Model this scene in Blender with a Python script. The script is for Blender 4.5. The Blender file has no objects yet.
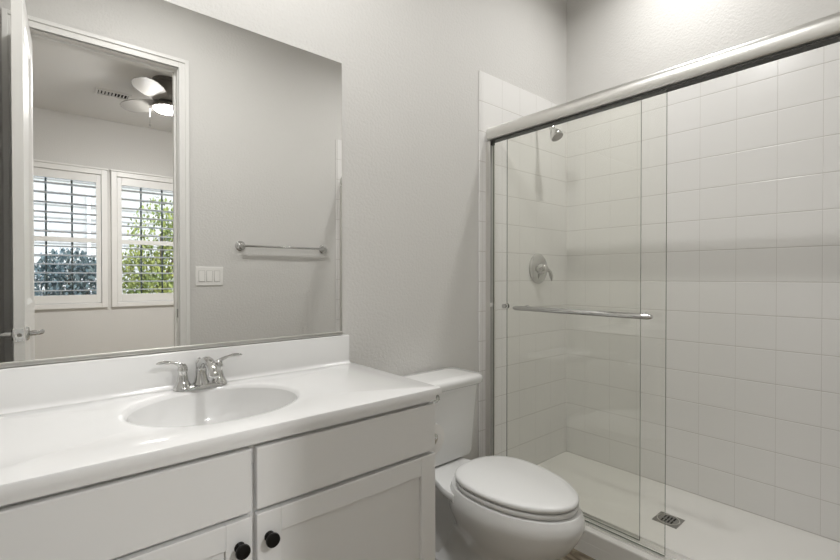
import bpy, bmesh, math, random
from mathutils import Vector, Matrix
random.seed(7)
sc = bpy.context.scene
COL = sc.collection
PI = math.pi

# ------------------------------------------------------------------ camera
YAW, PITCH, ROLL, FPX = 0.7046, -0.0090, -0.0005, 444.417
fw = Vector((math.sin(YAW)*math.cos(PITCH), math.cos(YAW)*math.cos(PITCH), math.sin(PITCH)))
rt = Vector((math.cos(YAW), -math.sin(YAW), 0)); up = rt.cross(fw)
r2 = math.cos(ROLL)*rt + math.sin(ROLL)*up
u2 = -math.sin(ROLL)*rt + math.cos(ROLL)*up
cd = bpy.data.cameras.new('camera'); cam = bpy.data.objects.new('camera', cd); COL.objects.link(cam)
M = Matrix((r2, u2, -fw)).transposed().to_4x4(); M.translation = Vector((0, -1.56, 1.1718))
cam.matrix_world = M
cd.sensor_fit = 'HORIZONTAL'; cd.sensor_width = 36.0; cd.lens = FPX/840*36.0
cd.clip_start = 0.02; cd.clip_end = 200
sc.camera = cam

# ------------------------------------------------------------------ world, sun, area lights, exposure
w = bpy.data.worlds.new('sky'); sc.world = w; w.use_nodes = True
wn = w.node_tree.nodes; wl = w.node_tree.links
sky = wn.new('ShaderNodeTexSky'); sky.sky_type = 'NISHITA'; sky.sun_disc = False
sky.sun_elevation = math.radians(50); sky.sun_rotation = math.radians(20)
wn['Background'].inputs[1].default_value = 0.6
wl.new(sky.outputs[0], wn['Background'].inputs[0])
sd = bpy.data.lights.new('sun', 'SUN'); sd.energy = 2.6; sd.angle = 0.01; sd.color = (1, .95, .87)
so = bpy.data.objects.new('sun', sd); COL.objects.link(so)
so.rotation_euler = (math.radians(-42), 0, math.radians(12)); so.location = (0, 2, 12)
P_VANITY, P_SHOWER, FAN_GLOW = 13.2, 6.6, 330.0
sc.view_settings.view_transform = 'Standard'; sc.view_settings.look = 'None'
sc.view_settings.gamma = 1.0; sc.view_settings.use_curve_mapping = False
sc.view_settings.exposure = 0.31

# ------------------------------------------------------------------ helpers
def mat(name, col, rough=.5, metal=0.0, bump=None, ior=1.45, coat=0.0, var=None):
    m = bpy.data.materials.new(name); m.use_nodes = True
    n = m.node_tree.nodes; l = m.node_tree.links; b = n['Principled BSDF']
    b.inputs['Base Color'].default_value = (*col, 1); b.inputs['Roughness'].default_value = rough
    b.inputs['Metallic'].default_value = metal; b.inputs['IOR'].default_value = ior
    b.inputs['Coat Weight'].default_value = coat; b.inputs['Coat Roughness'].default_value = .08
    if bump or var:
        tc = n.new('ShaderNodeTexCoord')
    if bump:
        sc_, st, dist = bump
        t = n.new('ShaderNodeTexNoise'); t.inputs['Scale'].default_value = sc_
        t.inputs['Detail'].default_value = 3
        l.new(tc.outputs['Object'], t.inputs['Vector'])
        bp = n.new('ShaderNodeBump'); bp.inputs['Strength'].default_value = st
        bp.inputs['Distance'].default_value = dist
        l.new(t.outputs['Fac'], bp.inputs['Height']); l.new(bp.outputs[0], b.inputs['Normal'])
    if var:
        c2, s2 = var
        t2 = n.new('ShaderNodeTexNoise'); t2.inputs['Scale'].default_value = s2
        t2.inputs['Detail'].default_value = 5
        l.new(tc.outputs['Object'], t2.inputs['Vector'])
        mx = n.new('ShaderNodeMix'); mx.data_type = 'RGBA'
        mx.inputs[6].default_value = (*col, 1); mx.inputs[7].default_value = (*c2, 1)
        rmp = n.new('ShaderNodeMapRange'); rmp.inputs[1].default_value = .35; rmp.inputs[2].default_value = .65
        l.new(t2.outputs['Fac'], rmp.inputs[0]); l.new(rmp.outputs[0], mx.inputs[0])
        l.new(mx.outputs[2], b.inputs['Base Color'])
    return m

def tile_mat(name, col, grout, size, axes, off):
    """square stack-bond tiles; axes: which object axes map to tile u,v; off: grid origin"""
    m = bpy.data.materials.new(name); m.use_nodes = True
    n = m.node_tree.nodes; l = m.node_tree.links; b = n['Principled BSDF']
    tc = n.new('ShaderNodeTexCoord'); sp = n.new('ShaderNodeSeparateXYZ')
    l.new(tc.outputs['Object'], sp.inputs[0])
    def edge(ax, o):
        a = n.new('ShaderNodeMath'); a.operation = 'SUBTRACT'; a.inputs[1].default_value = o
        l.new(sp.outputs[ax], a.inputs[0])
        p = n.new('ShaderNodeMath'); p.operation = 'PINGPONG'; p.inputs[1].default_value = size/2
        l.new(a.outputs[0], p.inputs[0]); return p.outputs[0]
    eu, ev = edge(axes[0], off[0]), edge(axes[1], off[1])
    mn = n.new('ShaderNodeMath'); mn.operation = 'MINIMUM'
    eu2 = n.new('ShaderNodeMath'); eu2.operation = 'MULTIPLY'; eu2.inputs[1].default_value = 2.2; l.new(eu, eu2.inputs[0])
    l.new(eu2.outputs[0], mn.inputs[0]); l.new(ev, mn.inputs[1])
    mr = n.new('ShaderNodeMapRange'); mr.inputs[1].default_value = .0010; mr.inputs[2].default_value = .0022
    l.new(mn.outputs[0], mr.inputs[0])
    mx = n.new('ShaderNodeMix'); mx.data_type = 'RGBA'
    mx.inputs[6].default_value = (*grout, 1); mx.inputs[7].default_value = (*col, 1)
    l.new(mr.outputs[0], mx.inputs[0]); l.new(mx.outputs[2], b.inputs['Base Color'])
    hr = n.new('ShaderNodeMapRange'); hr.inputs[1].default_value = .0004; hr.inputs[2].default_value = .004
    hr.interpolation_type = 'SMOOTHSTEP'
    l.new(mn.outputs[0], hr.inputs[0])
    nz = n.new('ShaderNodeTexNoise'); nz.inputs['Scale'].default_value = 9; nz.inputs['Detail'].default_value = 1
    l.new(tc.outputs['Object'], nz.inputs['Vector'])
    ad = n.new('ShaderNodeMath'); ad.operation = 'MULTIPLY_ADD'; ad.inputs[1].default_value = .25
    l.new(nz.outputs['Fac'], ad.inputs[0]); l.new(hr.outputs[0], ad.inputs[2])
    bp = n.new('ShaderNodeBump'); bp.inputs['Strength'].default_value = .35; bp.inputs['Distance'].default_value = .0018
    l.new(ad.outputs[0], bp.inputs['Height']); l.new(bp.outputs[0], b.inputs['Normal'])
    b.inputs['Roughness'].default_value = .22
    return m

def glass_mat(name, tint, refl=1.0):
    """clear pane: straight-through light with a Schlick mirror reflection on both faces"""
    m = bpy.data.materials.new(name); m.use_nodes = True
    n = m.node_tree.nodes; l = m.node_tree.links
    n.remove(n['Principled BSDF']); out = n['Material Output']
    g = n.new('ShaderNodeNewGeometry'); d = n.new('ShaderNodeVectorMath'); d.operation = 'DOT_PRODUCT'
    l.new(g.outputs['Incoming'], d.inputs[0]); l.new(g.outputs['Normal'], d.inputs[1])
    def op(o, *v):
        q = n.new('ShaderNodeMath'); q.operation = o
        for i, x in enumerate(v):
            if isinstance(x, (int, float)): q.inputs[i].default_value = x
            else: l.new(x, q.inputs[i])
        return q.outputs[0]
    c = op('ABSOLUTE', d.outputs['Value']); f = op('POWER', op('SUBTRACT', 1.0, c), 5.0)
    f = op('MULTIPLY_ADD', f, .92*refl, .042*refl)
    t = n.new('ShaderNodeBsdfTransparent'); t.inputs[0].default_value = (*tint, 1)
    gl = n.new('ShaderNodeBsdfGlossy'); gl.inputs['Roughness'].default_value = 0.0
    ms = n.new('ShaderNodeMixShader'); l.new(f, ms.inputs[0]); l.new(t.outputs[0], ms.inputs[1]); l.new(gl.outputs[0], ms.inputs[2])
    l.new(ms.outputs[0], out.inputs['Surface'])
    return m

def emit_mat(name, col, s):
    m = bpy.data.materials.new(name); m.use_nodes = True
    b = m.node_tree.nodes['Principled BSDF']
    b.inputs['Base Color'].default_value = (*col, 1)
    b.inputs['Emission Color'].default_value = (*col, 1); b.inputs['Emission Strength'].default_value = s
    return m

def obj(name, bm, m, parent=None, smooth=None, bevel=0.0, seg=2):
    bmesh.ops.recalc_face_normals(bm, faces=bm.faces)
    me = bpy.data.meshes.new(name); bm.to_mesh(me); bm.free()
    o = bpy.data.objects.new(name, me); COL.objects.link(o)
    for x in (m if isinstance(m, (list, tuple)) else [m]): me.materials.append(x)
    if smooth is not None:
        me.polygons.foreach_set('use_smooth', [True]*len(me.polygons))
        if smooth < 180: me.set_sharp_from_angle(angle=math.radians(smooth))
    if bevel:
        md = o.modifiers.new('bevel', 'BEVEL'); md.width = bevel; md.segments = seg
        md.limit_method = 'ANGLE'; md.angle_limit = math.radians(40); md.harden_normals = False
    if parent:
        o.parent = parent
        o.matrix_parent_inverse = world_of(parent).inverted()
    return o

def world_of(o):
    mt = Matrix.LocRotScale(o.location, o.rotation_euler, o.scale)
    if o.parent: mt = world_of(o.parent) @ o.matrix_parent_inverse @ mt
    return mt

def tag(o, label=None, cat=None, group=None, kind=None):
    if label: o['label'] = label
    if cat: o['category'] = cat
    if group: o['group'] = group
    if kind: o['kind'] = kind
    return o

def thing(name, loc, label, cat, group=None):
    o = bpy.data.objects.new(name, None); COL.objects.link(o); o.location = loc
    o.empty_display_size = .05
    return tag(o, label, cat, group)

def B(): return bmesh.new()

def box(bm, x0, x1, y0, y1, z0, z1, mi=0):
    v = [bm.verts.new((x, y, z)) for x in (x0, x1) for y in (y0, y1) for z in (z0, z1)]
    fs = [(0,1,3,2),(4,6,7,5),(0,4,5,1),(2,3,7,6),(0,2,6,4),(1,5,7,3)]
    r = []
    for f in fs:
        q = bm.faces.new([v[i] for i in f]); q.material_index = mi; r.append(q)
    return r

def boxes(*bs):
    bm = B()
    for b in bs: box(bm, *b)
    return bm

def frame_of(d):
    d = Vector(d).normalized(); a = Vector((0,0,1)) if abs(d.z) < .9 else Vector((1,0,0))
    x = a.cross(d).normalized(); return x, d.cross(x), d

def lathe(bm, prof, org=(0,0,0), axis=(0,0,1), n=32, sx=1.0, sy=1.0, caps=True):
    """prof: (radius, distance along axis)"""
    x, y, d = frame_of(axis); org = Vector(org); rings = []
    for r, h in prof:
        if r < 1e-6: rings.append([bm.verts.new(org + d*h)])
        else: rings.append([bm.verts.new(org + d*h + x*(r*sx*math.cos(2*PI*i/n)) + y*(r*sy*math.sin(2*PI*i/n))) for i in range(n)])
    join_rings(bm, rings, caps)
    return bm

def join_rings(bm, rings, caps=True):
    for a, b in zip(rings, rings[1:]):
        n = max(len(a), len(b))
        for i in range(n):
            j = (i+1) % n
            if len(a) == 1: bm.faces.new((a[0], b[i], b[j]))
            elif len(b) == 1: bm.faces.new((a[i], a[j], b[0]))
            else: bm.faces.new((a[i], a[j], b[j], b[i]))
    if caps:
        for r in (rings[0], rings[-1]):
            if len(r) > 2: bm.faces.new(r)

def tube(bm, pts, rad, n=16, sq=None):
    """swept tube; rad: number or list; sq: optional list of (side, normal) scale pairs"""
    pts = [Vector(p) for p in pts]; k = len(pts)
    rad = rad if isinstance(rad, (list, tuple)) else [rad]*k
    rings = []; px = None
    for i, p in enumerate(pts):
        t = (pts[min(i+1, k-1)] - pts[max(i-1, 0)]).normalized()
        if px is None: x, y, _ = frame_of(t)
        else:
            x = (px - t*px.dot(t)).normalized(); y = t.cross(x)
        px = x
        a, b = (sq[i] if sq else (1, 1))
        rings.append([bm.verts.new(p + x*(rad[i]*a*math.cos(2*PI*j/n)) + y*(rad[i]*b*math.sin(2*PI*j/n))) for j in range(n)])
    join_rings(bm, rings)
    return bm

def bez(p0, p1, p2, p3, n=12):
    p0, p1, p2, p3 = map(Vector, (p0, p1, p2, p3))
    return [p0*(1-t)**3 + p1*3*t*(1-t)**2 + p2*3*t*t*(1-t) + p3*t**3 for t in [i/n for i in range(n+1)]]

def loft(bm, outlines, caps=True):
    rings = [[bm.verts.new(p) for p in o] for o in outlines]
    join_rings(bm, rings, caps); return bm

def extrude_profile(bm, prof, y0, y1):
    """prof: (x, z) polygon swept along y"""
    loft(bm, [[(x, y0, z) for x, z in prof], [(x, y1, z) for x, z in prof]]); return bm

def struct(name, bm, m, label, cat, parent=None, **k):
    o = obj(name, bm, m, parent, **k)
    if not parent: tag(o, label, cat, kind='structure')
    return o

# ------------------------------------------------------------------ materials
WALL = mat('wall_paint', (.655, .643, .618), .6, bump=(85, .42, .004))
CEIL = mat('ceiling_paint', (.74, .73, .71), .8, bump=(60, .2, .003))
TRIM = mat('white_trim_paint', (.78, .77, .745), .35)
CAB = mat('white_cabinet_paint', (.84, .838, .828), .32)
MARBLE = mat('white_cultured_marble', (.775, .772, .762), .14, coat=.3, var=((.76, .757, .747), 3))
PORC = mat('white_porcelain', (.80, .80, .79), .07, coat=.3)
SEATP = mat('white_seat_plastic', (.80, .80, .79), .22)
CHROME = mat('chrome', (.60, .60, .59), .05, 1.0)
SATIN = mat('satin_aluminium', (.74, .73, .70), .34, 1.0)
SHADE_SEAL = mat('black_shade_and_seal', (.025, .024, .02), .5)
BLACKK = mat('oil_rubbed_black', (.012, .011, .010), .28, .6)
GLASS = glass_mat('shower_glass', (.996, .997, .984), .85)
GLASSE = mat('glass_edge_green', (.09, .11, .085), .2)
MIRROR = mat('mirror_silver', (.93, .93, .92), 0.0, 1.0)
PAN = mat('white_acrylic_pan', (.77, .755, .72), .3, bump=(120, .1, .001))
PAPER = mat('white_tissue_paper', (.86, .85, .83), .9)
CARD = mat('cardboard_core', (.62, .57, .50), .9)
PLASTIC = mat('white_switch_plastic', (.83, .82, .79), .35)
STEEL = mat('dark_steel', (.30, .29, .27), .3, 1.0)
DARK = mat('dark_void', (.01, .01, .01), .8)
TS = .1557
TCOL, TGR = (.80, .79, .77), (.61, .59, .555)
TILE_X = tile_mat('shower_tile_side_walls', TCOL, TGR, TS, (0, 2), (1.904, 1.1437))
TILE_Y = tile_mat('shower_tile_back_wall', TCOL, TGR, TS, (1, 2), (-.9143, 1.1437))
CARPET = mat('beige_carpet', (.45, .40, .33), .95, bump=(400, .5, .004))

def plank_mat():
    m = bpy.data.materials.new('stone_look_floor'); m.use_nodes = True
    n = m.node_tree.nodes; l = m.node_tree.links; b = n['Principled BSDF']
    tc = n.new('ShaderNodeTexCoord')
    mp = n.new('ShaderNodeMapping'); mp.inputs['Scale'].default_value = (14, 4, 1)
    l.new(tc.outputs['Object'], mp.inputs[0])
    t = n.new('ShaderNodeTexNoise'); t.inputs['Scale'].default_value = 1.6; t.inputs['Detail'].default_value = 8
    t.inputs['Distortion'].default_value = 1.2; l.new(mp.outputs[0], t.inputs['Vector'])
    cr = n.new('ShaderNodeValToRGB'); e = cr.color_ramp.elements
    e[0].position = .34; e[0].color = (.095, .068, .042, 1); e[1].position = .66; e[1].color = (.36, .32, .25, 1)
    k = e.new(.5); k.color = (.22, .18, .125, 1)
    l.new(t.outputs['Fac'], cr.inputs[0]); l.new(cr.outputs[0], b.inputs['Base Color'])
    b.inputs['Roughness'].default_value = .35
    return m
FLOORM = plank_mat()

# ------------------------------------------------------------------ setting: the bathroom shell
XL, XR, W, ZC = -.215, 2.553, -1.508, 3.05
OX0, OX1, OZ = -.084, .640, 2.446          # doorway
struct('wall_back', boxes((XL-.1, XR+.1, 0, .1, 0, ZC)), WALL, 'warm grey textured wall behind the mirror and toilet', 'wall')
struct('wall_right', boxes((XR, XR+.1, W, 0, 0, ZC)), WALL, 'warm grey wall above the tiles at the far side of the shower', 'wall')
struct('wall_left', boxes((XL-.1, XL, W, 0, 0, ZC)), WALL, 'warm grey wall at the left end of the vanity behind the open door', 'wall')
struct('wall_front', boxes((XL-.1, OX0-.02, W-.115, W, 0, ZC), (OX1+.02, XR+.1, W-.115, W, 0, ZC), (OX0-.02, OX1+.02, W-.115, W, OZ+.02, ZC)),
       WALL, 'warm grey wall with the doorway, seen in the mirror', 'wall')
struct('floor', boxes((XL-.1, XR+.1, W-.115, .1, -.1, 0)), FLOORM, 'beige brown stone look bathroom floor', 'floor')
struct('ceiling', boxes((XL-.1, XR+.1, W-.115, .1, ZC, ZC+.1)), CEIL, 'white bathroom ceiling above the frame', 'ceiling')

# shower tiles: thin claddings with a bullnose edge strip
def tile_clad_x(name, y0, y1, label, dx=0.0):
    bm = boxes((1.735+dx, 2.545, min(y0,y1), max(y0,y1), .052, 2.2335))
    o = struct(name, bm, TILE_X, label, 'tiled wall')
    bn = obj('bullnose_edge', boxes((1.722+dx, 1.7345+dx, min(y0,y1), max(y0,y1), .0, 2.2335)), TILE_X, o, bevel=.005, seg=3)
    return o
tile_clad_x('wall_tile_back', 0, -.008, 'square white tiles on the shower wall with the shower head')
tile_clad_x('wall_tile_front', W, W+.008, 'square white tiles on the shower end wall opposite the shower head', .016)
struct('wall_tile_right', boxes((2.545, XR, W, 0, .052, 2.2335)), TILE_Y, 'square white tiles on the long back wall of the shower', 'tiled wall')

# baseboards
struct('baseboard_back', boxes((.935, 1.715, -.014, 0, 0, .10)), TRIM, 'white baseboard behind the toilet', 'baseboard', bevel=.004)
struct('baseboard_front', boxes((.705, 1.735, W, W+.014, 0, .10)), TRIM, 'white baseboard under the towel bar', 'baseboard', bevel=.004)

# doorway: jamb, stop, casing
bm = B()
box(bm, OX0-.018, OX0, W-.115, W, 0, OZ+.018); box(bm, OX1, OX1+.018, W-.115, W, 0, OZ+.018); box(bm, OX0, OX1, W-.115, W, OZ, OZ+.018)
box(bm, OX0, OX0+.012, W-.075, W-.04, 0, OZ); box(bm, OX1-.012, OX1, W-.075, W-.04, 0, OZ); box(bm, OX0+.012, OX1-.012, W-.075, W-.04, OZ-.012, OZ)
jamb = struct('trim_1', bm, TRIM, 'white door jamb with stop, seen in the mirror', 'door jamb', bevel=.002)
obj('strike_plate', boxes((OX1-.002, OX1+.002, W-.036, W-.006, .915, .968)), STEEL, jamb)
for k, (yy, sgn, nm, lb) in enumerate([(W, 1, 'trim_2', 'white door casing on the bathroom side of the doorway'), (W-.115, -1, 'trim_3', 'white door casing on the bedroom side of the doorway')]):
    bm = B()
    for (a, b2, th) in ((.005, .062, .011), (.040, .062, .018), (.005, .016, .014)):
        y0, y1 = sorted((yy, yy+sgn*th))
        box(bm, OX0-b2, OX0-a, y0, y1, 0, OZ+b2); box(bm, OX1+a, OX1+b2, y0, y1, 0, OZ+b2)
        box(bm, OX0-a, OX1+a, y0, y1, OZ+a, OZ+b2)
    struct(nm, bm, TRIM, lb, 'door casing', bevel=.002)

# door leaf, opened a little past square into the bathroom
door = tag(bpy.data.objects.new('door_1', None), 'white panelled door standing open at the left end of the vanity', 'door', kind='structure'); COL.objects.link(door)
door.location = (-.0705, -1.640, 0)
DL, DT, DH = .615, .038, 2.425
bm = B()
yb0, yb1 = .0, DL                         # local: hinge at y=0, leaf runs to +y; x from 0 (left face) to DT
st = .115
for (a, b2, c, d) in ((0, st, .012, DH), (DL-st, DL, .012, DH), (st, DL-st, .012, .24), (st, DL-st, .88, 1.04), (st, DL-st, DH-.12, DH)):
    box(bm, 0, DT, a, b2, c, d)
for (c, d) in ((.24, .88), (1.04, DH-.12)):
    box(bm, .010, DT-.010, st, DL-st, c, d)
    for s in (0, 1):                       # sloped sticking round each panel
        xo, xi = (DT, DT-.010) if s else (0, .010)
        a, b2, e = st, DL-st, .022
        o4 = [bm.verts.new((xo, y, z)) for y, z in ((a, c), (b2, c), (b2, d), (a, d))]
        i4 = [bm.verts.new((xi, y, z)) for y, z in ((a+e, c+e), (b2-e, c+e), (b2-e, d-e), (a+e, d-e))]
        for i in range(4): bm.faces.new((o4[i], o4[(i+1)%4], i4[(i+1)%4], i4[i]))
LEAF = obj('door_leaf', bm, TRIM, door, bevel=.0015)
LEAF.matrix_parent_inverse = Matrix()
zl = .918
bm = boxes((.005, DT-.005, DL-.002, DL+.0015, zl-.028, zl+.028)); lathe(bm, [(.0001,-.002),(.010, 0),(.010, .0012),(.0001,.0012)], (DT/2, DL+.001, zl), (0,1,0), 20)
lp = obj('latch_plate', bm, CHROME, door); lp.matrix_parent_inverse = Matrix()
bm = B(); lathe(bm, [(.0085, 0), (.0085, .0022), (0, .0022)], (DT/2, DL+.0005, zl), (0,1,0), 20)
lb = obj('latch_bolt', bm, STEEL, lp); lb.matrix_parent_inverse = Matrix()
for s in (-1, 1):
    x0 = DT if s > 0 else 0
    bm = B(); yk = DL-.06
    lathe(bm, [(.031, 0), (.031, .005), (.026, .010), (.012, .013), (.011, .035), (0, .037)], (x0, yk, zl), (s, 0, 0), 28)
    pts = bez((x0+s*.036, yk, zl), (x0+s*.060, yk, zl), (x0+s*.052, yk-.03, zl+.003), (x0+s*.050, yk-.105, zl-.002), 14)
    tube(bm, [(x0+s*.018, yk, zl)] + pts, [.009]*2 + [.0095]*8 + [.008]*6, 14)
    h = obj('door_lever', bm, CHROME, door, smooth=40); h.matrix_parent_inverse = Matrix()
    tag(h, 'chrome lever handle')
for zh in (.25, 1.25, 2.2):
    bm = B(); lathe(bm, [(0,-.045),(.006, -.045), (.006, .045), (0,.045)], (-.003, -.006, zh), (0,0,1), 12)
    h = obj('door_hinge', bm, STEEL, door, smooth=40); h.matrix_parent_inverse = Matrix()
door.rotation_euler = (0, 0, math.radians(2.3))

# ------------------------------------------------------------------ setting: the bedroom seen through the doorway in the mirror
BX0, BX1, BY = -1.7, 2.8, -5.0
wins = [(-.235, .545), (.700, 1.480)]; WZ0, WZ1 = .855, 2.385
bm = B(); xs = BX0-.1
for (a, b2) in wins:
    box(bm, xs, a, BY-.14, BY, 0, ZC); box(bm, a, b2, BY-.14, BY, 0, WZ0); box(bm, a, b2, BY-.14, BY, WZ1, ZC); xs = b2
box(bm, xs, BX1+.1, BY-.14, BY, 0, ZC)
struct('wall_far', bm, WALL, 'warm grey bedroom wall with two shuttered windows', 'wall')
struct('wall_far_left', boxes((BX0-.1, BX0, BY, W-.115, 0, ZC)), WALL, 'bedroom wall on the left of the doorway', 'wall')
struct('wall_far_right', boxes((BX1, BX1+.1, BY, W-.115, 0, ZC)), WALL, 'bedroom wall on the right of the doorway', 'wall')
struct('wall_near', boxes((BX0-.1, XL-.1, W-.115, W, 0, ZC), (XR+.1, BX1+.1, W-.115, W, 0, ZC)), WALL, 'bedroom wall continuing past the bathroom', 'wall')
struct('floor_bedroom', boxes((BX0-.1, BX1+.1, BY-.14, W-.115, -.1, 0)), CARPET, 'beige bedroom carpet beyond the doorway', 'floor')
struct('ceiling_bedroom', boxes((BX0-.1, BX1+.1, BY-.14, W-.115, ZC, ZC+.1)), CEIL, 'white bedroom ceiling with the fan, seen in the mirror', 'ceiling')

PANE = glass_mat('window_glass', (.97, .98, .97), .6)
MUNT = mat('dark_window_bars', (.05, .07, .07), .4)
for k, (a, b2) in enumerate(wins):
    side = ('left', 'right')[k]
    y1 = BY-.14; zm = 1.60
    win = tag(bpy.data.objects.new('window_%d' % (k+1), None), '%s bedroom window behind white shutters, seen in the mirror' % side, 'window', kind='structure'); COL.objects.link(win)
    win.location = ((a+b2)/2, BY-.1, WZ0)
    f = obj('window_frame', boxes((a, a+.035, y1, y1+.06, WZ0, WZ1), (b2-.035, b2, y1, y1+.06, WZ0, WZ1), (a+.035, b2-.035, y1, y1+.06, WZ0, WZ0+.04), (a+.035, b2-.035, y1, y1+.06, WZ1-.035, WZ1), (a+.035, b2-.035, y1, y1+.05, zm-.022, zm+.022)), TRIM, win)
    obj('window_pane', boxes((a+.035, b2-.035, y1+.02, y1+.026, WZ0+.04, WZ1-.035)), PANE, win)
    d = (b2-a-.07)/3
    bm = B()
    for i in (1, 2): box(bm, a+.035+d*i-.009, a+.035+d*i+.009, y1+.010, y1+.019, WZ0+.04, WZ1-.035)
    obj('window_grille', bm, MUNT, win)
    # shutter
    sh = thing('plantation_shutter', ((a+b2)/2, BY, WZ0), 'white louvred shutter over the %s bedroom window, %s' % (side, 'next to the open door' if k == 0 else 'beneath the ceiling fan'), 'shutter', 'window shutters in the bedroom')
    bm = B(); q = .058
    e0 = BY+.001
    box(bm, a-q, a, e0, BY+.03, WZ0-q, WZ1+q); box(bm, b2, b2+q, e0, BY+.03, WZ0-q, WZ1+q)
    box(bm, a, b2, e0, BY+.03, WZ0-q, WZ0); box(bm, a, b2, e0, BY+.03, WZ1, WZ1+q)
    box(bm, a-q-.01, b2+q+.01, e0, BY+.045, WZ1+q, WZ1+q+.02)
    obj('shutter_surround', bm, TRIM, sh, bevel=.004)
    t = .050; rails = [(WZ0, WZ0+.10), (1.565, 1.625), (WZ1-.10, WZ1)]
    bm = B(); box(bm, a+.003, a+t, BY-.025, BY+.008, WZ0+.003, WZ1-.003); box(bm, b2-t, b2-.003, BY-.025, BY+.008, WZ0+.003, WZ1-.003)
    for (c, d2) in rails: box(bm, a+t, b2-t, BY-.025, BY+.008, c+.003, d2-.003)
    obj('shutter_panel', bm, TRIM, sh, bevel=.003)
    for (c, d2) in ((rails[0][1], rails[1][0]), (rails[1][1], rails[2][0])):
        n = round((d2-c)/.105); 
        for i in range(n):
            zc = c + (i+.5)*(d2-c)/n
            bm = B(); pr = [(.044*math.cos(2*PI*j/14), .0055*math.sin(2*PI*j/14)) for j in range(14)]
            an = math.radians(6); ca, sa = math.cos(an), math.sin(an)
            pr = [(u*ca - v*sa, u*sa + v*ca) for u, v in pr]
            loft(bm, [[(x, BY-.009+u, zc+v) for u, v in pr] for x in (a+t, b2-t)])
            obj('louver', bm, TRIM, sh, smooth=40)

# outdoors beyond the windows
STUCCO = mat('pale_stucco', (.46, .45, .42), .9, bump=(30, .4, .01))
ROOFT = mat('roof_tile', (.30, .24, .2), .9)
LEAFY = mat('yellow_green_leaf', (.30, .31, .07), .6, var=((.17, .22, .05), 4))
LEAFB = mat('blue_green_leaf', (.075, .11, .115), .7, var=((.13, .17, .16), 5))
BARK = mat('bark', (.16, .11, .07), .9)
GRAVEL = mat('gravel_ground', (.40, .36, .30), .95, var=((.30, .27, .22), 8))
gb = boxes((-30, 30, -40, BY-.14, -.3, -.12)); o = struct('ground', gb, GRAVEL, 'pale gravel yard outside the bedroom windows', 'ground')
house = thing('neighbor_house', (2, -14, -.12), 'pale stucco house outside, behind the hedge and tree', 'house')
obj('house_wall', boxes((-7, 11, -20, -13, -.12, 4.3)), STUCCO, house)
bm = B(); loft(bm, [[(x, -12.4, 4.3), (x, -12.4, 4.42), (x, -16.5, 5.9), (x, -20.6, 4.42), (x, -20.6, 4.3)] for x in (-7.5, 11.5)]); obj('house_roof', bm, ROOFT, house)
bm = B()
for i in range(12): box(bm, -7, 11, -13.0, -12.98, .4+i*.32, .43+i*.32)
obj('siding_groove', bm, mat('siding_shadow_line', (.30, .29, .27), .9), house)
obj('downspout', boxes((.9, .98, -12.97, -12.9, 0, 3.3)), TRIM, house)

def leaves(bm, c, rad, n, size, flat=1.0):
    for i in range(n):
        while True:
            p = Vector((random.uniform(-1,1), random.uniform(-1,1), random.uniform(-1,1)))
            if .25 < p.length < 1: break
        p = Vector((c[0]+p.x*rad[0], c[1]+p.y*rad[1], c[2]+p.z*rad[2]))
        d = Vector((random.gauss(0,1), random.gauss(0,1), random.gauss(0,.7))).normalized(); x, y, _ = frame_of(d)
        s = size*random.uniform(.6, 1.3)
        v = [bm.verts.new(p + q) for q in (-y*s*.5, x*s*.28 + d*s*.05, y*s*.5, -x*s*.28 + d*s*.05)]
        bm.faces.new(v)
def plant(name, base, blobs, m, n, size, label, cat, trunk=.05):
    t = thing(name, base, label, cat)
    bm = B(); top = Vector(blobs[0][0])
    tube(bm, bez(base, (base[0]+.05, base[1], base[2]+.5), (top.x, top.y, top.z-.7), top, 8), [trunk]*5+[trunk*.6]*4, 10)
    for c, r in blobs[1:]:
        mid = Vector(base).lerp(top, .55)
        tube(bm, bez(mid, mid+Vector((0,0,.2)), Vector(c)-Vector((0,0,.2)), c, 6), trunk*.4, 8)
    obj('trunk', bm, BARK, t, smooth=60)
    bm = B()
    for c, r in blobs: leaves(bm, c, r, n, size)
    obj('foliage', bm, m, t)
plant('yard_tree', (1.7, -7.9, -.12), [((1.7,-7.9,1.9),(.55,.5,.75)), ((1.35,-7.8,1.25),(.4,.4,.5)), ((2.0,-8.0,1.3),(.5,.4,.55)), ((1.55,-7.7,.85),(.5,.4,.4)), ((2.2,-8.1,2.1),(.5,.4,.5))], LEAFY, 1000, .075, 'yellow green leafy tree outside the right bedroom window', 'tree')
plant('yard_shrub', (.4, -8.1, -.12), [((.35,-8.1,1.25),(.42,.4,.42)), ((.05,-8.0,.95),(.35,.35,.6)), ((.62,-8.1,.95),(.3,.35,.55)), ((.3,-8,.6),(.5,.4,.6))], LEAFB, 1000, .075, 'dark blue green shrub outside the left bedroom window', 'shrub', .03)

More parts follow.
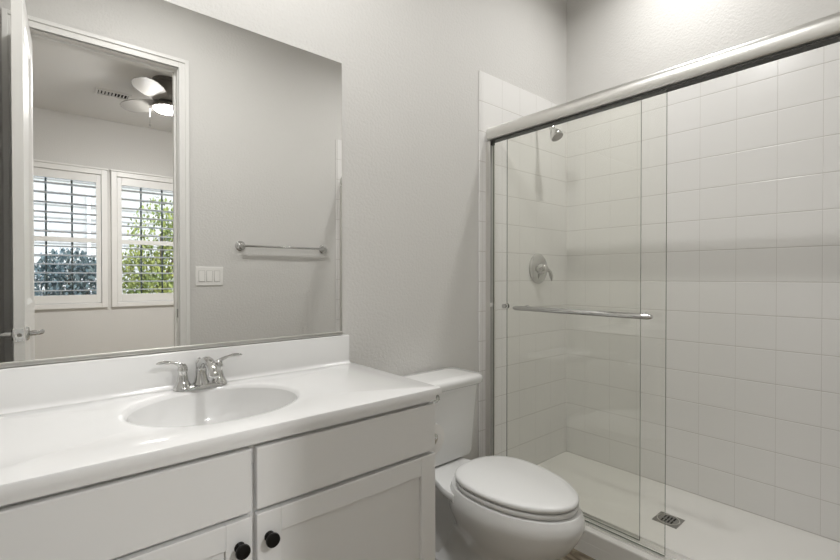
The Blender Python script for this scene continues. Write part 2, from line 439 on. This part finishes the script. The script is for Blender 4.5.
# ------------------------------------------------------------------ ceiling fan and vent in the bedroom
FX, FY = .93, -3.3
fan = thing('ceiling_fan', (FX, FY, ZC), 'dark bronze hugger ceiling fan with a lit bowl, seen in the mirror', 'ceiling fan')
BRONZE = mat('brushed_bronze', (.20, .19, .175), .35, .8)
BLADE = mat('fan_blade_finish', (.36, .345, .32), .38)
bm = B(); lathe(bm, [(0, 0), (.125, 0), (.13, -.03), (.120, -.035), (.135, -.10), (.135, -.175), (.11, -.215), (.06, -.225), (0, -.225)], (FX, FY, ZC), (0,0,1), 40); obj('motor_housing', bm, BRONZE, fan, smooth=35)
for k in range(3):
    an = math.radians(125 + 111*k)
    d = Vector((math.cos(an), math.sin(an), 0)); s = Vector((-d.y, d.x, 0)); o3 = Vector((FX, FY, ZC-.205))
    bm = B(); rows = []
    for u, hw in ((.09, .04), (.13, .06), (.20, .085), (.30, .098), (.40, .098), (.47, .085), (.52, .060), (.545, .026)):
        row = []
        for zz in (.003, -.003):
            for v in (-1, 1): row.append(bm.verts.new(o3 + d*u + s*(v*hw) + Vector((0,0, -v*hw*.25 + zz))))
        rows.append([row[0], row[1], row[3], row[2]])
    join_rings(bm, rows)
    obj('fan_blade', bm, BLADE, fan, bevel=.002)
bm = B(); lathe(bm, [(0, -.2255), (.125, -.235), (.13, -.265), (.12, -.271), (0,-.271)], (FX, FY, ZC), (0,0,1), 40); obj('light_ring', bm, BRONZE, fan, smooth=35)
bm = B(); lathe(bm, [(.118, -.2715), (.115, -.280), (.095, -.296), (.055, -.306), (0, -.309)], (FX, FY, ZC), (0,0,1), 40, caps=False); obj('light_bowl', bm, emit_mat('lit_glass_bowl', (1, .99, .975), FAN_GLOW), fan, smooth=60)
bm = B(); tube(bm, [(FX-.138, FY-.05, ZC-.24), (FX-.139, FY-.05, ZC-.43)], .0022, 8); lathe(bm, [(0, 0), (.008, .01), (.008, .024), (0, .03)], (FX-.139, FY-.05, ZC-.46), (0,0,1), 12); obj('pull_chain', bm, CHROME, fan, smooth=40)

vx, vy = .57, -4.0
vent = thing('air_vent', (vx, vy, ZC), 'white slatted air vent in the bedroom ceiling beside the fan', 'vent')
obj('vent_frame', boxes((vx-.15, vx+.15, vy-.085, vy-.06, ZC-.012, ZC), (vx-.15, vx+.15, vy+.06, vy+.085, ZC-.012, ZC), (vx-.15, vx-.13, vy-.06, vy+.06, ZC-.012, ZC), (vx+.13, vx+.15, vy-.06, vy+.06, ZC-.012, ZC)), TRIM, vent)
obj('vent_opening', boxes((vx-.13, vx+.13, vy-.06, vy+.06, ZC-.002, ZC)), DARK, vent)
for i in range(9):
    bm = B(); xx = vx-.115+i*.029; t = .012 if i < 5 else -.012
    loft(bm, [[(xx-t/2, y, ZC-.002), (xx+.003-t/2, y, ZC-.002), (xx+.003+t/2, y, ZC-.016), (xx+t/2, y, ZC-.016)] for y in (vy-.06, vy+.06)])
    obj('vent_slat', bm, TRIM, vent)

# ------------------------------------------------------------------ recessed lamps (above the frame; they light the room)
CAN = emit_mat('lit_lamp_lens', (1, .96, .9), 12)
for nm, (x, y), p, lb in (('vanity', (.52, -.62), P_VANITY, 'round recessed ceiling lamp above the sink'), ('shower', (2.12, -.70), P_SHOWER, 'round recessed ceiling lamp above the shower')):
    t = thing('recessed_light', (x, y, ZC), lb, 'ceiling lamp')
    bm = B(); lathe(bm, [(.092, 0), (.09, -.006), (.07, -.004), (.07, 0)], (x, y, ZC), (0,0,1), 40); obj('lamp_trim', bm, TRIM, t, smooth=50)
    bm = B(); lathe(bm, [(.069, -.0005), (.069, -.002), (0, -.002)], (x, y, ZC), (0,0,1), 40); obj('lamp_lens', bm, CAN, t)
    ld = bpy.data.lights.new('lamp_glow', 'AREA'); ld.shape = 'DISK'; ld.size = .135; ld.energy = p; ld.color = (1, .995, .985); ld.spread = math.radians(158 if nm == 'vanity' else 148)
    lo = bpy.data.objects.new('lamp_glow', ld); COL.objects.link(lo); lo.location = (x, y, ZC-.01)
    lo.parent = t; lo.matrix_parent_inverse = world_of(t).inverted()

# ------------------------------------------------------------------ vanity cabinet
VX0, VX1, VY = -.205, .922, -.520
van = thing('vanity_cabinet', (.36, -.27, 0), 'white shaker vanity cabinet under the sink counter', 'cabinet')
bm = B()
vb, vt = -.001, .802
box(bm, VX0, VX0+.016, VY+.018, vb, 0, vt); box(bm, VX1-.016, VX1, VY+.018, vb, 0, vt)
box(bm, VX0+.016, VX1-.016, vb-.008, vb, .10, vt); box(bm, VX0+.016, VX1-.016, VY+.018, vb-.008, .10, .116)
box(bm, VX0, VX1, VY, VY+.018, .735, vt); box(bm, VX0, VX1, VY, VY+.018, .10, .14)
box(bm, VX0, VX0+.04, VY, VY+.018, .14, .735); box(bm, VX1-.04, VX1, VY, VY+.018, .14, .735); box(bm, .345, .392, VY, VY+.018, .14, .735)
box(bm, VX0+.04, .345, VY, VY+.018, .605, .648); box(bm, .392, VX1-.04, VY, VY+.018, .605, .648)
box(bm, VX0+.016, VX1-.016, VY+.07, VY+.086, 0, .10)
obj('carcass', bm, CAB, van, bevel=.0015)
FY0, FY1 = -.540, -.5205
def slab_front(name, x0, x1, z0, z1):
    return obj(name, boxes((x0, x1, FY0, FY1, z0, z1)), CAB, van, bevel=.003, seg=3)
slab_front('drawer_front', .374, .930, .632, .776); slab_front('drawer_front', -.198, .362, .632, .776)
def shaker(x0, x1, z0, z1, kx):
    r = .057; bm = B()
    box(bm, x0, x0+r, FY0, FY1, z0, z1); box(bm, x1-r, x1, FY0, FY1, z0, z1)
    box(bm, x0+r, x1-r, FY0, FY1, z1-r, z1); box(bm, x0+r, x1-r, FY0, FY1, z0, z0+r)
    box(bm, x0+r, x1-r, FY0+.009, FY1, z0+r, z1-r)
    d = obj('cabinet_door', bm, CAB, van, bevel=.0018)
    bm = B(); lathe(bm, [(.012, 0), (.0115, .003), (.0062, .006), (.006, .012), (.0095, .015), (.0155, .018), (.0165, .0225), (.0155, .0265), (.010, .0285), (0, .029)], (kx, FY0, .562), (0,-1,0), 32)
    tag(obj('cabinet_knob', bm, BLACKK, d, smooth=50), 'round black cabinet knob')
shaker(.374, .930, .115, .621, .4025); shaker(-.198, .362, .115, .621, .3345)

# counter with integral oval sink
CX0, CX1, CY, CZ0, CZ1 = -.213, .950, -.547, .803, .8253
SX, SY, SA, SB = .3705, -.266, .219, .185
top = thing('vanity_countertop', ((CX0+CX1)/2, CY/2, CZ0), 'glossy white vanity counter with moulded oval sink', 'countertop')
def ring_pts():
    ang = [2*PI*i/120 for i in range(120)]
    for (x, y) in ((CX0, 0), (CX1, 0), (CX0, CY), (CX1, CY)): ang.append(math.atan2(y-SY, x-SX) % (2*PI))
    return sorted(ang)
def rect_hit(a, e=0.0):
    c, s = math.cos(a), math.sin(a); t = 1e9
    if c > 1e-9: t = min(t, (CX1-e-SX)/c)
    if c < -1e-9: t = min(t, (CX0+e-SX)/c)
    if s > 1e-9: t = min(t, (0-e-SY)/s)
    if s < -1e-9: t = min(t, (CY+e-SY)/s)
    return SX+c*t, SY+s*t
def ell(a, k):
    c, s = math.cos(a), math.sin(a); r = 1/math.sqrt((c/SA)**2+(s/SB)**2)
    return SX+c*r*k, SY+s*r*k
ang = ring_pts()
bm = B()
loft(bm, [[(*ell(a, .97), CZ0) for a in ang], [(*rect_hit(a), CZ0) for a in ang], [(*rect_hit(a), CZ1-.005) for a in ang],
          [(*rect_hit(a, .0015), CZ1-.0015) for a in ang], [(*rect_hit(a, .005), CZ1) for a in ang], [(*ell(a, 1.06), CZ1) for a in ang], [(*ell(a, 1.02), CZ1-.001) for a in ang],
          [(*ell(a, .995), CZ1-.004) for a in ang], [(*ell(a, .975), CZ1-.011) for a in ang]], caps=False)
box(bm, CX0, .926, -.5468, -.5215, .789, CZ0+.001)
obj('counter_slab', bm, MARBLE, top, smooth=30)
bm = B()
prof = [(.975, .011), (.967, .025), (.95, .050), (.915, .080), (.85, .108), (.74, .130), (.58, .142), (.35, .1465), (.11, .147)]
loft(bm, [[(*ell(a, k), CZ1-h) for a in ang] for k, h in prof], caps=False)
obj('sink_basin', bm, MARBLE, top, smooth=180)
bm = B(); lathe(bm, [(.031, 0), (.030, .003), (.022, .004), (.020, .001), (0, .001)], (SX, SY, CZ1-.1475), (0,0,1), 28)
tag(obj('sink_drain', bm, CHROME, top, smooth=40), 'chrome sink drain')
bp_ = [(0, CZ1-.001), (-.034, CZ1-.001)] + [(-.034+.013*math.sin(math.radians(a)), CZ1+.0002+.013*(1-math.cos(math.radians(a)))) for a in range(0, 91, 15)] + [(-.021, .9325), (-.0198, .9347), (-.0175, .9355), (0, .9355)]
bm = B(); loft(bm, [[(x, y, z) for y, z in bp_] for x in (CX0, .9365)]); obj('backsplash', bm, MARBLE, top, smooth=35)

# faucet
CZ1 += .0006
fa = thing('faucet', (SX+.0055, -.062, CZ1), 'chrome two handle centerset faucet behind the sink', 'faucet')
FXc, FYc = SX+.0055, -.062
bm = B(); n = 48
def oval(rx, ry, z, nn=48):
    return [(FXc + rx*(abs(math.cos(t))**.75)*math.copysign(1, math.cos(t)), FYc + ry*math.sin(t), z) for t in [2*PI*i/nn for i in range(nn)]]
loft(bm, [oval(.078, .027, CZ1), oval(.078, .027, CZ1+.006), oval(.074, .024, CZ1+.011), oval(.062, .014, CZ1+.0135)])
obj('faucet_base', bm, CHROME, fa, smooth=50)
for s in (-1, 1):
    hx = FXc + s*.0515
    bm = B(); lathe(bm, [(.027, .004), (.0265, .009), (.022, .014), (.0165, .026), (.0132, .042), (.0125, .052), (.0140, .055), (.0145, .060), (.0125, .070), (.0085, .078), (0, .081)], (hx, FYc, CZ1), (0,0,1), 32)
    h = obj('faucet_handle', bm, CHROME, fa, smooth=60)
    pts = bez((hx+s*.002, FYc, CZ1+.072), (hx+s*.020, FYc-.002, CZ1+.088), (hx+s*.040, FYc-.006, CZ1+.091), (hx+s*.072, FYc-.008, CZ1+.088), 14)
    bm = B(); tube(bm, pts, [.008,.0078,.0072,.0066,.0062,.006,.0062,.007,.008,.009,.0095,.0096,.009,.007,.003], 16, [(1,1)]*3+[(1.0,.85)]*3+[(1.05,.62)]*9)
    obj('lever', bm, CHROME, h, smooth=60)
bm = B(); lathe(bm, [(.026, .006), (.025, .012), (.020, .022), (.0165, .040), (.0155, .062), (.016, .078), (.013, .086), (0, .088)], (FXc, FYc, CZ1), (0,0,1), 32)
pts = bez((FXc, FYc-.002, CZ1+.066), (FXc, FYc-.040, CZ1+.098), (FXc, FYc-.115, CZ1+.106), (FXc, FYc-.136, CZ1+.064), 16)
tube(bm, pts, [.014]*3+[.0128]*8+[.0125]*6, 20)
lathe(bm, [(.0138, 0), (.0142, .003), (.0142, .012), (.012, .016), (.0, .013)], (FXc, FYc-.1345, CZ1+.068), (0, -.35, -1), 24)
obj('spout', bm, CHROME, fa, smooth=60)
bm = B(); tube(bm, [(FXc, FYc+.022, CZ1+.008), (FXc, FYc+.022, CZ1+.078)], .0024, 10); lathe(bm, [(0,.074),(.004, .076), (.0055, .082), (.004, .088), (0, .090)], (FXc, FYc+.022, CZ1), (0,0,1), 16)
obj('lift_rod', bm, CHROME, fa, smooth=60)

# mirror
MX0, MX1, MZ0, MZ1 = -.205, .9125, .947, 2.018
mi = thing('wall_mirror', ((MX0+MX1)/2, 0, MZ0), 'large frameless rectangular mirror above the vanity counter', 'mirror')
obj('mirror_backing', boxes((MX0, MX1, -.0055, 0, MZ0, MZ1)), STEEL, mi)
obj('mirror_glass', boxes((MX0, MX1, -.0062, -.0056, MZ0, MZ1)), MIRROR, mi)
tag(obj('mirror_channel', boxes((MX0, MX1+.001, -.011, -.0065, MZ0-.004, MZ0+.004), (MX0, MX1+.001, -.011, 0, MZ0-.008, MZ0-.001)), SATIN, mi, bevel=.0008), 'thin chrome channel along the lower edge')

# ------------------------------------------------------------------ toilet
TX = 1.311; TK = 1.315
toi = thing('toilet', (TX, -.42, 0), 'white two piece toilet with closed lid between vanity and shower', 'toilet')
def egg(z, hw, yf, yb, yc=-.516, pf=2.0, pb=2.42, n=64, cx=None):
    out = []
    for i in range(n):
        t = 2*PI*i/n; c, s = math.cos(t), math.sin(t)
        pw = pf if s < 0 else pb; e = 2/pw
        x = hw*math.copysign(abs(c)**e, c); L = (yc-yf) if s < 0 else (yb-yc)
        out.append(((TX if cx is None else cx)+x, yc+L*math.copysign(abs(s)**e, s), z))
    return out
bm = B()
loft(bm, [egg(0, .102, -.62, -.14, -.40, 2.4, 3), egg(.018, .103, -.622, -.14, -.40, 2.4, 3), egg(.032, .092, -.610, -.15, -.41, 2.4, 2.6), egg(.09, .086, -.612, -.18, -.43, 2.3, 2.2),
          egg(.13, .091, -.640, -.22, -.46), egg(.17, .105, -.686, -.27, -.48), egg(.215, .130, -.727, -.30, -.50), egg(.255, .153, -.767, -.30, -.50), egg(.295, .170, -.793, -.285, -.50), egg(.33, .180, -.810, -.29),
          egg(.352, .1795, -.812, -.295), egg(.370, .1765, -.805, -.30), egg(.383, .172, -.797, -.305), egg(.388, .160, -.782, -.32)])
# rear deck flaring into the rim
def deck(z, k=1.0):
    L = [(-.035, .10), (-.12, .105), (-.20, .115), (-.27, .132), (-.33, .156), (-.40, .168)]
    return [(TX-w_*k, y, z) for y, w_ in L] + [(TX+w_*k, y, z) for y, w_ in reversed(L)]
loft(bm, [deck(.322, .80), deck(.332, .95), deck(.342, 1.0), deck(.358, 1.0), deck(.364, .97)])
# trapway body under the deck
loft(bm, [egg(z, hw, yf, -.06, -.25, 2.4, 3) for z, hw, yf in ((.02, .075, -.5), (.14, .062, -.5), (.25, .058, -.48), (.335, .06, -.45))])
obj('bowl', bm, PORC, toi, smooth=40)
def rrect(z, x0, x1, y0, y1, r, n=6):
    out = []
    for cx, cy, a0 in ((x1-r, y1-r, 0), (x0+r, y1-r, 90), (x0+r, y0+r, 180), (x1-r, y0+r, 270)):
        for i in range(n+1):
            a = math.radians(a0+90*i/n); out.append((cx+r*math.cos(a), cy+r*math.sin(a), z))
    return out
bm = B()
loft(bm, [rrect(z, TK-hw, TK+hw, y0, -.02, r) for z, hw, y0, r in ((.368, .150, -.178, .03), (.374, .167, -.190, .035), (.40, .170, -.196, .035), (.55, .181, -.203, .035), (.69, .193, -.210, .035))])
obj('tank', bm, PORC, toi, smooth=50)
bm = B()
loft(bm, [rrect(z, TK-hw, TK+hw, y0, y1, r) for z, hw, y0, y1, r in ((.690, .202, -.219, -.012, .04), (.696, .212, -.228, -.010, .045), (.715, .214, -.230, -.010, .045), (.725, .211, -.227, -.011, .045), (.731, .201, -.217, -.016, .04), (.7325, .155, -.18, -.05, .03))])
obj('tank_lid', bm, PORC, toi, smooth=60)
bm = B(); fx, fz, fy = 1.232, .668, -.2085
lathe(bm, [(.0185, 0), (.018, .005), (.011, .009), (.010, .016), (0, .018)], (fx, fy, fz), (0,-1,0), 28)
tube(bm, bez((fx, fy-.014, fz), (fx-.03, fy-.02, fz), (fx-.05, fy-.018, fz-.004), (fx-.075, fy-.016, fz-.012), 10), [.006]*4+[.007]*4+[.006]*3, 12)
tag(obj('flush_lever', bm, CHROME, toi, smooth=50), 'chrome flush lever')
bm = B()
loft(bm, [egg(z, hw, yf, yb) for z, hw, yf, yb in ((.391, .164, -.780, -.332), (.391, .169, -.787, -.328), (.398, .172, -.790, -.326), (.4055, .170, -.787, -.328), (.4065, .164, -.780, -.333))])
obj('seat', bm, SEATP, toi, smooth=50)
bm = B(); q = dict(yc=-.516, pf=1.96, pb=2.42)
loft(bm, [egg(z, hw, yf, yb, **q) for z, hw, yf, yb in ((.4115, .163, -.776, -.336), (.4115, .169, -.788, -.328), (.418, .1725, -.792, -.326), (.4255, .171, -.790, -.327), (.4295, .165, -.782, -.333), (.4315, .148, -.75, -.35), (.4335, .10, -.66, -.42), (.434, .03, -.56, -.49))])
obj('seat_lid', bm, SEATP, toi, smooth=60)
for s in (-1, 1):
    bm = B(); lathe(bm, [(0,-.022),(.009, -.022), (.010, -.018), (.010, .018), (.009, .022), (0,.022)], (TX+s*.068, -.340, .398), (1,0,0), 20)
    box(bm, TX+s*.068-.014, TX+s*.068+.014, -.350, -.330, .372, .394)
    obj('seat_hinge', bm, SEATP, toi, smooth=40)
    bm = B(); lathe(bm, [(.016, 0), (.016, .010), (.010, .020), (0, .022)], (TX+s*.105, -.30, .026), (0,0,1), 20); obj('bolt_cap', bm, PORC, toi, smooth=50)

# toilet paper on the side of the vanity
hp = thing('toilet_paper_holder', (VX1, -.30, .66), 'chrome paper holder on the side of the vanity cabinet', 'paper holder')
RX, RY0, RY1, RZ = .979, -.475, -.365, .645
bm = B(); lathe(bm, [(.026, 0), (.026, .005), (.018, .010), (.009, .012), (.008, .05), (0,.05)], (VX1, -.335, RZ), (1,0,0), 28)
obj('mount', bm, CHROME, hp, smooth=50)
bm = B(); tube(bm, [(VX1+.045, -.335, RZ)] + bez((VX1+.055, -.335, RZ), (RX, -.335, RZ), (RX, -.335, RZ), (RX, -.36, RZ), 8) + [(RX, -.482, RZ)], .0065, 14)
lathe(bm, [(0,0),(.0085, .001), (.0085, .006), (0, .008)], (RX, -.481, RZ), (0,-1,0), 16)
obj('arm', bm, CHROME, hp, smooth=50)
ro = thing('toilet_paper_roll', (RX, (RY0+RY1)/2, RZ), 'white toilet paper roll between the vanity side and toilet', 'toilet paper')
def annulus(ri, ro_, y0, y1, cz, n=40):
    bm = B(); rr = []
    for r, y in ((ri, y0), (ro_, y0), (ro_, y1), (ri, y1), (ri, y0)):
        rr.append([(RX + r*math.cos(2*PI*i/n), y, cz + r*math.sin(2*PI*i/n)) for i in range(n)])
    loft(bm, rr, caps=False); bmesh.ops.remove_doubles(bm, verts=bm.verts, dist=1e-6); return bm
CZR = RZ-.0125
obj('paper', annulus(.0205, .051, RY0, RY1, CZR), PAPER, ro, smooth=40)
obj('core', annulus(.0192, .0204, RY0-.0005, RY1+.0005, CZR), CARD, ro, smooth=40)

# ------------------------------------------------------------------ shower
pan = thing('shower_pan', (2.14, -.75, 0), 'white shower pan with a raised curb in front', 'shower pan')
bm = B(); box(bm, 1.735, 2.545, W+.008, -.008, 0, .0515)
obj('pan_floor', bm, PAN, pan)
bm = B(); extrude_profile(bm, [(1.7355, .0), (1.7355, .098), (1.7375, .103), (1.743, .105), (1.842, .105), (1.848, .102), (1.855, .052), (1.855, .0)], W+.008, -.008)
obj('pan_curb', bm, PAN, pan)

dr = thing('shower_drain', (2.182, -.752, .05), 'square dark metal drain cover in the shower floor', 'drain')
obj('drain_plate', boxes((2.130, 2.234, -.804, -.700, .0516, .0545)), mat('drain_metal', (.36, .35, .33), .4, .9), dr, bevel=.001)
bm = B(); lathe(bm, [(.047, .0546), (.047, .0565), (.043, .0565), (.043, .0546)], (2.182, -.752, 0), (0,0,1), 40, caps=False); obj('drain_ring', bm, SATIN, dr, smooth=40)
bm = B()
for i in range(4):
    for j in range(2): box(bm, 2.182-.030+j*.033, 2.182-.003+j*.033, -.752-.024+i*.0135, -.752-.0175+i*.0135, .0546, .0552)
tag(obj('drain_slot', bm, DARK, dr), 'black drain slots')

fr = thing('shower_door_frame', (1.80, -.75, .105), 'brushed aluminium sliding door frame with thick header rail', 'door frame')
prof = [(1.822, 1.949)] + [(1.796+.023*math.cos(math.radians(a)), 1.913+.036*math.sin(math.radians(a))) for a in range(90, 271, 12)] + [(1.822, 1.877)]
bm = B(); extrude_profile(bm, prof, W+.008, -.008); obj('header_rail', bm, SATIN, fr, smooth=35)
bm = B(); box(bm, 1.779, 1.821, W+.03, -.031, 1.8715, 1.8765); box(bm, 1.777, 1.800, -.045, -.031, 1.852, 1.8712)  # long plate paints the header's shaded underside black; the corner block is a seal
tag(obj('header_shade_and_seal', bm, SHADE_SEAL, fr), 'shaded header underside painted black, with a black corner seal')
bm = B(); extrude_profile(bm, [(1.768, .1055), (1.768, .110), (1.799, .110), (1.799, .116), (1.803, .116), (1.803, .110), (1.830, .110), (1.830, .121), (1.836, .121), (1.836, .1055)], W+.008, -.008); obj('bottom_track', bm, mat('track_aluminium', (.84, .83, .81), .5, 1.0), fr)
for y0, s in ((-.008, -1), (W+.008, 1)):
    bm = B()
    for a, b2, d in ((1.770, 1.776, .030), (1.798, 1.802, .022), (1.828, 1.834, .012)): box(bm, a, b2, *sorted((y0, y0+s*d)), .122, 1.8705)
    box(bm, 1.776, 1.828, *sorted((y0, y0+s*.004)), .122, 1.8705)
    j = obj('side_jamb', bm, SATIN, fr, bevel=.001)
    if s < 0:
        obj('jamb_seal', boxes((1.7765, 1.7975, y0-.018, y0-.0045, .16, 1.85)), mat('grey_seal', (.48, .47, .45), .5), j)
        bm = boxes((1.770, 1.794, y0-.038, y0-.0305, 1.012, 1.032)); obj('bumper', bm, PLASTIC, j, bevel=.002)

def pane(parent, x, y0, y1, z0, z1):
    bm = B(); fs = box(bm, x-.003, x+.003, y0, y1, z0, z1)
    for f in fs:
        if abs(f.calc_center_median().x - x) < 1e-4: f.material_index = 1
    return obj('glass_pane', bm, [GLASS, GLASSE], parent)
g1 = thing('shower_door', (1.786, -.47, .13), 'outer sliding glass shower door with a long chrome towel bar', 'shower door')
pane(g1, 1.786, -.887, -.047, .1125, 1.8705)
bz, bx = 1.018, 1.735
bm = B(); ya, yb = -.228, -.845
tube(bm, [(bx, ya+.012, bz), (bx, ya, bz), (bx, yb, bz), (bx, yb-.012, bz)], [.007, .0115, .0115, .007], 20)
for y in (ya-.035, yb+.035): lathe(bm, [(.008, 0), (.008, .040), (.014, .042), (.014, .047), (0,.047)], (bx, y, bz), (1,0,0), 20)
tag(obj('towel_rail', bm, CHROME, g1, smooth=50), 'long chrome towel rail')
bm = B(); lathe(bm, [(.012, 0), (.012, .003), (.007, .005), (.007, .012), (.0115, .015), (.0115, .022), (0, .024)], (1.7825, -.135, 1.020), (-1,0,0), 24)
lathe(bm, [(.0125, 0), (.0125, .006), (.009, .009), (0, .009)], (1.7895, -.135, 1.020), (1,0,0), 24)
obj('finger_pull', bm, CHROME, g1, smooth=50)
g2 = thing('shower_door', (1.816, -.44, .13), 'inner sliding glass shower door behind the one with the rail', 'shower door')
pane(g2, 1.816, -.781, -.113, .1125, 1.8705)


# shower head and valve on the tiled wall
hd = thing('overhead_shower', (2.217, -.008, 2.04), 'chrome shower head high on the tiled wall', 'shower head')
bm = B(); lathe(bm, [(.030, 0), (.029, .004), (.018, .012), (.010, .014), (0, .014)], (2.217, -.008, 2.055), (0,-1,0), 28); obj('wall_flange', bm, CHROME, hd, smooth=50)
bm = B(); tube(bm, bez((2.217, -.010, 2.055), (2.217, -.06, 2.058), (2.217, -.09, 2.052), (2.217, -.112, 2.017), 12), .0095, 16); obj('shower_arm', bm, CHROME, hd, smooth=60)
ax = Vector((.0, -.50, -.86)).normalized(); p0 = Vector((2.217, -.110, 2.020))
bm = B(); lathe(bm, [(0, -.006), (.013, -.004), (.016, .008), (.013, .018), (.018, .026), (.026, .038), (.033, .052), (.036, .064), (.036, .074), (.034, .077)], p0, ax, 32, caps=False); obj('head_body', bm, CHROME, hd, smooth=50)
bm = B(); lathe(bm, [(.034, .0765), (.033, .075), (0, .0745)], p0, ax, 32, caps=False); obj('spray_face', bm, STEEL, hd, smooth=50)

va = thing('shower_valve', (2.236, -.008, 1.215), 'round chrome shower valve plate with lever handle', 'shower valve')
bm = B(); lathe(bm, [(.089, 0), (.089, .003), (.082, .009), (.060, .014), (.036, .017), (.034, .02), (0, .02)], (2.236, -.008, 1.215), (0,-1,0), 48); obj('escutcheon', bm, CHROME, va, smooth=40)
bm = B(); lathe(bm, [(.034, .018), (.033, .028), (.026, .044), (.024, .056), (.014, .064), (0, .066)], (2.236, -.008, 1.215), (0,-1,0), 32)
pts = bez((2.240, -.056, 1.212), (2.258, -.068, 1.214), (2.276, -.074, 1.195), (2.282, -.070, 1.142), 12)
tube(bm, pts, [.010,.010,.0095,.009,.009,.009,.0095,.010,.0105,.0105,.010,.008,.004], 14)
obj('valve_handle', bm, CHROME, va, smooth=50)

# ------------------------------------------------------------------ towel bar and switch on the doorway wall (seen in the mirror)
tb = thing('towel_bar', (1.32, W, 1.374), 'chrome towel bar on the wall beside the doorway', 'towel bar')
for x in (1.014, 1.628):
    bm = B(); lathe(bm, [(.034, 0), (.034, .004), (.029, .007), (.026, .012), (.014, .016), (.0095, .022), (.0095, .028), (.013, .031), (.014, .038), (.012, .045), (0, .048)], (x, W, 1.374), (0,1,0), 32); obj('post', bm, CHROME, tb, smooth=40)
bm = B(); tube(bm, [(1.014, W+.038, 1.374), (1.628, W+.038, 1.374)], .008, 18); obj('bar', bm, CHROME, tb, smooth=50)
sw = thing('light_switch', (.818, W, 1.171), 'white triple rocker light switch beside the doorway', 'light switch')
obj('switch_plate', boxes((.735, .902, W, W+.006, 1.112, 1.231)), PLASTIC, sw, bevel=.003, seg=3)
for i in range(3):
    c = .8185 + (i-1)*.046
    bm = B(); loft(bm, [[(c-.0165, W+.0062, 1.138), (c+.0165, W+.0062, 1.138), (c+.0165, W+.0062, 1.205), (c-.0165, W+.0062, 1.205)], [(c-.0155, W+.0095, 1.139), (c+.0155, W+.0095, 1.139), (c+.0155, W+.0068, 1.204), (c-.0155, W+.0068, 1.204)]])
    obj('rocker', bm, PLASTIC, sw)
    bm = boxes((c-.0185, c-.0168, W+.006, W+.0064, 1.136, 1.207), (c+.0168, c+.0185, W+.006, W+.0064, 1.136, 1.207), (c-.0168, c+.0168, W+.006, W+.0064, 1.136, 1.1378), (c-.0168, c+.0168, W+.006, W+.0064, 1.2052, 1.207))
    obj('rocker_gap', bm, mat('switch_gap_grey', (.42, .41, .39), .6), sw)
